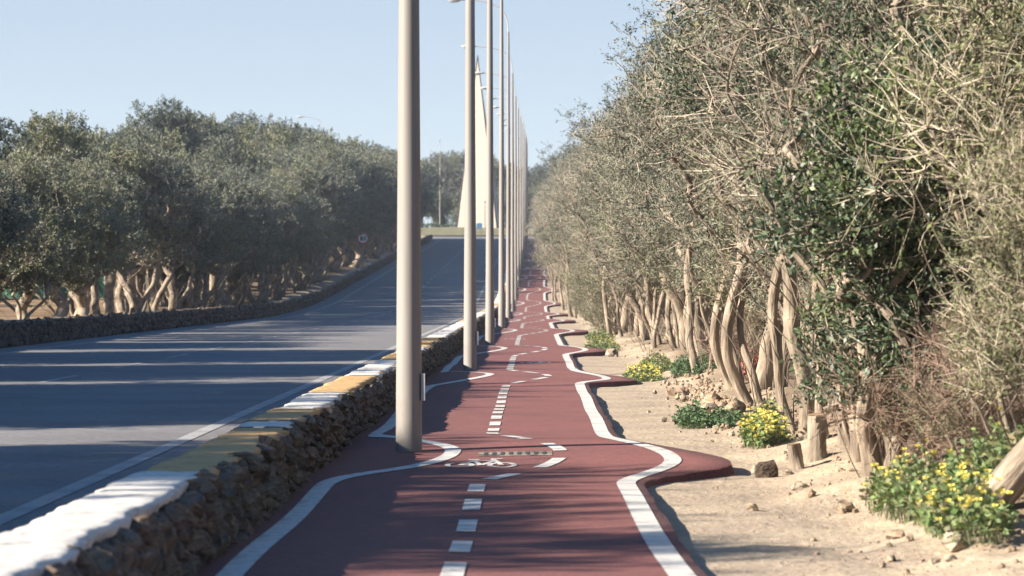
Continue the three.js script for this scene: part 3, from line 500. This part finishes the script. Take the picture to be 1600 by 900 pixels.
{
  const GR = [[0.13, 0.19, 0.05], [0.16, 0.21, 0.06], [0.09, 0.145, 0.04], [0.21, 0.21, 0.09]], DK = [[0.05, 0.105, 0.032], [0.065, 0.125, 0.038]];
  const spots = [
    [2.52, 20.9, 0.42, 1.5, 0.34, 620, 0.10, GR, 'large clump of green herbs with yellow flowers at right foreground'],
    [2.95, 20.4, 0.38, 1.0, 0.4, 340, 0.02, GR, 'green herbs behind the log at the right picture edge'],
    [2.42, 18.6, 0.22, 0.7, 0.3, 260, 0.30, GR, 'low patch of yellow flowers beside the log, nearest of all'],
    [2.12, 30.4, 0.19, 0.9, 0.30, 300, 0.5, GR, 'bright yellow flower clump beside the cut stubs'],
    [2.3, 32.8, 0.2, 1.0, 0.34, 220, 0.0, GR, 'green herbs just behind the bright yellow flower clump'],
    [1.72, 35.6, 0.17, 1.0, 0.26, 220, 0.0, DK, 'dark green herb tuft standing out on the sand'],
    [2.02, 35.2, 0.17, 0.9, 0.2, 180, 0.0, DK, 'low dark green herb tuft between sand tuft and yellow clump'],
    [1.76, 53.4, 0.3, 1.8, 0.26, 360, 0.4, GR, 'yellow flowering herbs beside the second bulge of the path'],
    [2.1, 57, 0.25, 2.2, 0.36, 260, 0.02, GR, 'mid-green herbs behind the yellow flowers near second bulge'],
    [2.62, 53, 0.42, 2.2, 0.42, 460, 0.0, DK, 'broad dark green herb clump in front of the thicket stems'],
    [1.62, 78, 0.4, 3, 0.34, 360, 0.1, GR, 'farther pale green herb clump at the sand edge'],
    [1.85, 92, 0.4, 3, 0.35, 240, 0.0, GR, 'farthest green herb clump at the sand edge'],
  ];
  spots.forEach(([x, d, w, dep, h, n, fl, pal, label], i) => {
    const t = new THREE.Group(), [a, b] = herbs(500 + i, w, dep, h, n, fl, pal);
    part(t, 'leaves', a, M.leaf, { kind: 'stuff' }); if (b) part(t, 'yellow_flowers', b, M.petal, { kind: 'stuff' });
    t.position.set(x, groundY(x, d), -d); add(t, fl > 0.05 ? 'flowering_herb_clump' : 'herb_clump', label, 'plant', 'herb clumps along the sand');
  });
  // red-leaved creeper in the thicket
  [[2.95, 44.5, 0.5, 'red-leaved sprig among pale stems beside the broad green herbs'], [2.88, 27.6, 1.75, 'red-leaved sprig high among stems above the cut stubs']].forEach(([x, d, y, label], i) => {
    const t = new THREE.Group(), [a] = herbs(560 + i, 0.2, 0.5, 0.55, 70, 0, [[0.30, 0.06, 0.035], [0.24, 0.08, 0.04]]); part(t, 'leaves', a, M.leaf, { kind: 'stuff' });
    t.position.set(x, groundY(x, d) + y - 0.45, -d); add(t, 'red_leaf_sprig', label, 'plant', 'red sprigs');
  });
}
// ------------------------------------------------------------------ cut stubs, log, rocks
function stub(x, d, r, h, lean, turn, label) {
  const g = new Geo(), rng = RNG((x * 1000 + d * 77) | 0), N = 7, K = 12;
  for (let j = 0; j <= N; j++) { const t = j / N, cx = lean * t * h, rr = r * (1.25 - 0.35 * sstep(0, 0.35, t)); for (let i = 0; i <= K; i++) { const a = i / K * Math.PI * 2, q = rr * (1 + 0.5 * (vnoise(Math.cos(a) * 1.7 + 5 + x * 9, Math.sin(a) * 1.7 + t * 1.6, 8) - 0.5)); g.v(cx + Math.cos(a) * q, -0.06 + t * (h + 0.06) + 0.12 * r * Math.cos(a) * t, Math.sin(a) * q); g.u.push(i / K * 0.6, t * h); } }
  for (let j = 0; j < N; j++) for (let i = 0; i < K; i++) { const a = j * (K + 1) + i; g.i.push(a, a + K + 1, a + 1, a + 1, a + K + 1, a + K + 2); }
  const t = new THREE.Group(); part(t, 'bark', g.build(), M.barkGrey);
  const c = new THREE.CircleGeometry(r * 0.9, 12); c.rotateX(-Math.PI / 2); c.rotateZ(0.12); c.translate(lean * h, h + 0.003, 0); part(t, 'cut_face', c, M.cutWood);
  t.position.set(x, groundY(x, d), -d); t.rotation.y = turn; return add(t, 'cut_stub', label, 'tree stump', 'sawn stubs at the foot of the trees');
}
stub(2.17, 27.2, 0.065, 0.2, -0.25, 0.3, 'short upright sawn stub nearest the yellow flower clump');
stub(2.52, 26.8, 0.052, 0.25, 0.75, 0.1, 'leaning sawn stub beside the dry brush');
stub(2.33, 27.5, 0.085, 0.36, 0.05, 0.9, 'thick sawn stub behind the other cut stems');
{
  const curve = (pts, r, label, name) => { const g = tubeGeo(pts, r, 20, 9), p = g.attributes.position; for (let i = 0; i < p.count; i++) p.setXYZ(i, p.getX(i) + 0.02 * (vnoise(p.getY(i) * 14, p.getZ(i) * 14, 3) - 0.5), p.getY(i), p.getZ(i)); g.computeVertexNormals(); const t = new THREE.Group(); part(t, 'bark', g, M.bark); return [t, pts]; };
  const [t] = curve([[0, 0.02, 0], [0.1, 0.12, 0.05], [0.17, 0.3, 0.05], [0.14, 0.42, 0], [-0.02, 0.46, -0.05], [-0.22, 0.4, -0.02]], 0.032);
  t.position.set(2.53, groundY(2.53, 26.4), -26.4); add(t, 'bent_branch', 'pale bent branch curling beside the leaning sawn stub', 'branch');
  const log = new THREE.Group(), L = 1.1, g = new THREE.CylinderGeometry(0.085, 0.1, L, 16, 8); { const p = g.attributes.position; for (let i = 0; i < p.count; i++) { const k = 1 + 0.3 * (vnoise(p.getX(i) * 12 + 4, p.getY(i) * 4, 6) - 0.5); p.setX(i, p.getX(i) * k); p.setZ(i, p.getZ(i) * k); } g.computeVertexNormals(); }
  const m = part(log, 'bark', g, M.bark); const cf = new THREE.CircleGeometry(0.07, 14); cf.rotateX(Math.PI / 2); cf.translate(0, -L / 2 - 0.004, 0); part(m, 'cut_face', cf, M.cutWood);
  m.rotation.z = -0.62; m.rotation.x = 0.25; m.position.set(0.2, 0.38, 0);
  log.position.set(2.72, groundY(2.8, 19.3), -19.3); add(log, 'log', 'thick barked log leaning in the herbs at lower right corner', 'log');
}
{
  const rr = RNG(91), bits = [[], [], []], Mx = new THREE.Matrix4(), named = [
    [1.83, 26.1, 0.2, 'brown rock on the sand beside the tip of the first path bulge'], [1.5, 26.6, 0.1, 'small dark rock at the tip of the first path bulge'], [1.95, 24.3, 0.09, 'pale stone on the sand before the cut stubs'], [2.1, 22.4, 0.12, 'pale flat stone beside the flowering herbs'], [2.12, 19.4, 0.1, 'pale stone at the front foot of the flowering herbs'], [2.3, 18.2, 0.14, 'whitish stone beside the log'], [2.75, 27.2, 0.3, 'large pale limestone block behind the leaning stub'], [2.2, 36.4, 0.22, 'pale stone above the dark green tuft'], [2.0, 38.5, 0.25, 'pinkish limestone in the rubble along the sand, nearer one'], [2.2, 41, 0.28, 'pinkish limestone in the rubble along the sand, farther one'], [2.0, 46, 0.22, 'pale rubble stone before the broad green herbs'], [1.7, 72, 0.3, 'pale stone beside the farther green herb clump']];
  named.forEach(([x, d, s, label], i) => { const m = new THREE.Mesh(stoneShapes[i % 9], i < 2 ? M.stones[3] : M.limestone[i % 3]); m.scale.set(s * 1.25, s * 0.8, s); m.rotation.y = rr() * 6; m.position.set(x, groundY(x, d) + s * 0.2, -d); add(m, 'rock', label, 'rock', 'rocks along the sand'); });
  for (let k = 0; k < 1000; k++) { const near = rr() < 0.6, d = near ? 16 + 24 * rr() : 34 + 60 * rr(), x = 1.75 + 1.3 * Math.pow(rr(), 0.8) + (rr() < 0.12 ? -0.6 : 0), s = 0.012 + 0.06 * Math.pow(rr(), 3.6) + (d > 33 && d < 48 && x < 2.6 ? 0.05 * rr() : 0); if (x < pavedEdge(d) + 0.1) continue; const g = lowStone[(rr() * 5) | 0].clone(); g.applyMatrix4(Mx.compose(V(x, groundY(x, d) + s * 0.15, -d), new THREE.Quaternion().setFromEuler(new THREE.Euler(rr() * 6, rr() * 6, rr() * 6)), V(s * 1.3, s, s))); bits[(rr() * 3) | 0].push(g); }
  for (let k = 0; k < 300; k++) { const d = 33.5 + 17 * rr(), x = 1.9 + 0.8 * rr(), s = 0.025 + 0.075 * rr() * rr(), g = lowStone[(rr() * 5) | 0].clone(); g.applyMatrix4(Mx.compose(V(x, groundY(x, d) + s * 0.2 + 0.05 * rr(), -d), new THREE.Quaternion().setFromEuler(new THREE.Euler(rr() * 6, rr() * 6, rr() * 6)), V(s * 1.3, s, s))); bits[(rr() * 3) | 0].push(g); }
  const t = new THREE.Group(); bits.forEach((b, k) => part(t, 'gravel', mergeGeometries(b), M.limestone[k], { kind: 'stuff' }));
  add(t, 'gravel', 'loose pale stones scattered along the edge of the sand', 'gravel', null, 'stuff');
}
// ------------------------------------------------------------------ beyond the far wall: field wall, green fence, sign
{
  const w = new THREE.Group(), g = new THREE.BoxGeometry(26, 0.85, 0.45, 26, 2, 1), p = g.attributes.position; for (let i = 0; i < p.count; i++) { p.setZ(i, p.getZ(i) + 0.08 * (hash(i, 1) - 0.5)); p.setY(i, p.getY(i) + 0.06 * (hash(i, 2) - 0.5)); }
  part(w, 'core', g, M.limestone[1]).position.y = 0.35; w.position.set(-29.5, groundY(-24, 133), -133); add(w, 'field_wall', 'pale field wall glimpsed between olive trunks', 'wall');
  const f = new THREE.Group(), green = std(lin(0.05, 0.16, 0.10), { roughness: 0.8 });
  for (let k = 0; k < 9; k++) part(f, 'mesh_panel', new THREE.BoxGeometry(2.36, 1.5, 0.02).translate(-10 + k * 2.5, 1.0, 0), green);
  for (let k = 0; k < 10; k++) part(f, 'post', new THREE.CylinderGeometry(0.04, 0.04, 1.9, 8).translate(-11.25 + k * 2.5, 0.9, 0), M.zinc);
  f.position.set(-29, groundY(-24, 138), -138); add(f, 'green_fence', 'green screened fence behind the field wall, seen between olive trunks', 'fence');
}
{
  const s = new THREE.Group(), red = std(lin(0.55, 0.035, 0.045), { roughness: 0.5 }), wh = std(lin(0.75, 0.75, 0.75), { roughness: 0.5 });
  part(s, 'post', new THREE.CylinderGeometry(0.045, 0.045, 3.2, 10).translate(0, 1.5, 0), M.zinc);
  const plate = part(s, 'sign_plate', new THREE.CylinderGeometry(0.5, 0.5, 0.03, 32).rotateX(Math.PI / 2).translate(0, 2.8, 0.06), wh);
  part(plate, 'red_border', new THREE.RingGeometry(0.375, 0.495, 36).translate(0, 2.8, 0.079), red);
  const cv = document.createElement('canvas'); cv.width = cv.height = 128; const c2 = cv.getContext('2d'); c2.fillStyle = '#e6e6e6'; c2.fillRect(0, 0, 128, 128); c2.fillStyle = '#26262a'; c2.font = 'bold 84px sans-serif'; c2.textAlign = 'center'; c2.textBaseline = 'middle'; c2.fillText('60', 64, 68);
  const ct = new THREE.CanvasTexture(cv); ct.colorSpace = THREE.SRGBColorSpace;
  part(plate, 'numerals', new THREE.CircleGeometry(0.37, 32).translate(0, 2.8, 0.08), std(lin(1, 1, 1), { map: ct, roughness: 0.5 }));
  s.position.set(-13.8, groundY(-13.8, 270), -270); add(s, 'speed_limit_sign', 'round red-bordered speed limit sign on a post behind the far wall', 'traffic sign');
  [[-13.2, 268.5, 0.66], [-13.2, 250, 0.66], [-13.2, 292, 0.66]].forEach(([x, d, h], i) => { const m = new THREE.Mesh(stoneShapes[i], M.line); m.scale.set(0.3, 0.24, 0.3); m.position.set(x, grade(d) + h + 0.08, -d); add(m, 'white_stone', `small white stone on the far wall, ${['at the foot of the sign', 'before the sign', 'behind the sign'][i]}`, 'stone', 'white stones on the far wall'); });
}
// ------------------------------------------------------------------ roundabout, monument and what stands round it
{
  const C = [-9, 472], ring = (r0, r1, lift, dome) => { const g = new Geo(), N = 72, R = 8; for (let j = 0; j <= R; j++) for (let i = 0; i <= N; i++) { const a = i / N * Math.PI * 2, r = lerp(r0, r1, j / R), x = C[0] + Math.cos(a) * r, d = C[1] + Math.sin(a) * r; g.v(x, grade(d) + lift + dome * (1 - (r / r1) ** 2), -d); g.u.push(x, d); } for (let j = 0; j < R; j++) for (let i = 0; i < N; i++) { const a = j * (N + 1) + i; g.i.push(a, a + 1, a + N + 1, a + 1, a + N + 2, a + N + 1); } return g.build(); };
  add(new THREE.Mesh(ring(17, 38, 0.03, 0), M.road), 'roundabout_road', 'grey asphalt ring road at the far end of the road', 'road', null, 'structure');
  const isl = new THREE.Group(); part(isl, 'lawn', ring(0.01, 18.2, 0.16, 0.9), std(lin(0.22, 0.21, 0.11), { map: rep(tSand, 1 / 2), roughness: 1 }));
  part(isl, 'kerb', ring(18.1, 18.5, 0.15, 0), M.concrete); add(isl, 'roundabout_island', 'grassy roundabout island with pale kerb below the monument', 'island', null, 'structure');
  const top = grade(470) + 0.75, h = 24.6, b = 3.05, mon = new THREE.Group();
  const face = (pts) => { const g = new Geo(); for (const q of pts) { g.v(...q); g.u.push(q[0] + q[2], q[1]); } g.i.push(0, 1, 2); return g.build(true); };
  const A = [-b, 0, -1.6], B = [b * 0.86, 0, 2.2], Cc = [b * 1.06, 0, -0.6], D = [-b * 0.6, 0, -3.2], T = [-0.1, h, -0.4];
  [[A, B, 'front_face'], [B, Cc, 'side_face'], [Cc, D, 'back_face'], [D, A, 'side_face']].forEach(([p, q, n]) => part(mon, n, face([p, q, T]), M.monument));
  const edge = (a, k) => part(mon, 'edge_rail', tubeGeo([a, [lerp(a[0], T[0], 0.5), h / 2, lerp(a[2], T[2], 0.5)], T], k, 8, 6), M.dark); edge([A[0] - 0.06, 0, A[2]], 0.09); edge([B[0] + 0.05, 0, B[2]], 0.09);
  mon.position.set(-7.75, top, -470); add(mon, 'monument', 'tall pale narrow pyramid monument behind the lamp posts', 'monument');
  const hedge = new THREE.Group(), lv = new Geo(), rg = RNG(404); for (let k = 0; k < 9000; k++) leaf(lv, V(-34 + 50 * rg(), Math.pow(rg(), 0.7) * 0.75, (rg() - 0.5) * 1.2), V(rg() - 0.5, rg() - 0.3, rg() - 0.5).normalize(), 0.2, 0.11, rg, pick(rg, DARKGREEN)); part(hedge, 'foliage', lv.build(true), M.leafGloss, { kind: 'stuff' });
  hedge.position.set(0, grade(477) + 0.7, -477); add(hedge, 'hedge', 'low dark hedge behind the roundabout lawn', 'hedge');
  const sg = new THREE.Group(); part(sg, 'post', new THREE.CylinderGeometry(0.05, 0.05, 1.6, 8).translate(0, 0.6, 0), M.zinc); part(sg, 'blue_panel', new THREE.BoxGeometry(0.8, 0.75, 0.05).translate(0, 0.9, 0.06), std(lin(0.07, 0.17, 0.30), { roughness: 0.5 })); sg.position.set(-7.4, grade(458) + 0.5, -458); add(sg, 'blue_sign', 'small blue sign at the foot of the monument', 'traffic sign');
  const ps = new THREE.Group(); part(ps, 'pole', new THREE.CylinderGeometry(0.06, 0.08, 4.2, 8).translate(0, 2.1, 0), M.zinc); part(ps, 'head', new THREE.BoxGeometry(0.5, 0.2, 0.3, 2, 2, 2).translate(0.15, 4.2, 0), M.zinc); ps.position.set(-6.7, grade(461) + 0.5, -461); add(ps, 'floodlight_post', 'thin grey post with small head before the monument', 'post');
  const mast = new THREE.Group(), legs = [], br = []; for (const [sx, sz] of [[1, 1], [1, -1], [-1, 1], [-1, -1]]) { const q = new THREE.Group(); const g = tubeGeo([[sx * 0.9, 0, sz * 0.9], [sx * 0.4, 12, sz * 0.4], [sx * 0.12, 22, sz * 0.12]], 0.035, 6, 5); part(mast, 'leg', g, M.zinc); }
  for (let k = 0; k < 12; k++) { const y = 1.5 + k * 1.7, w = lerp(0.9, 0.15, y / 22); part(mast, 'brace', new THREE.BoxGeometry(w * 2, 0.06, 0.06).rotateZ(k % 2 ? 0.7 : -0.7).translate(0, y, w), M.zinc); }
  for (const y of [18.5, 20.5]) part(mast, 'antenna_arm', new THREE.BoxGeometry(1.6, 0.07, 0.07).translate(0, y, 0), M.zinc);
  mast.position.set(-21.5, groundY(-21.5, 700) - 2, -700); add(mast, 'lattice_mast', 'thin lattice mast far off above the trees beyond the roundabout', 'mast');
}
renderer.render(scene, camera);
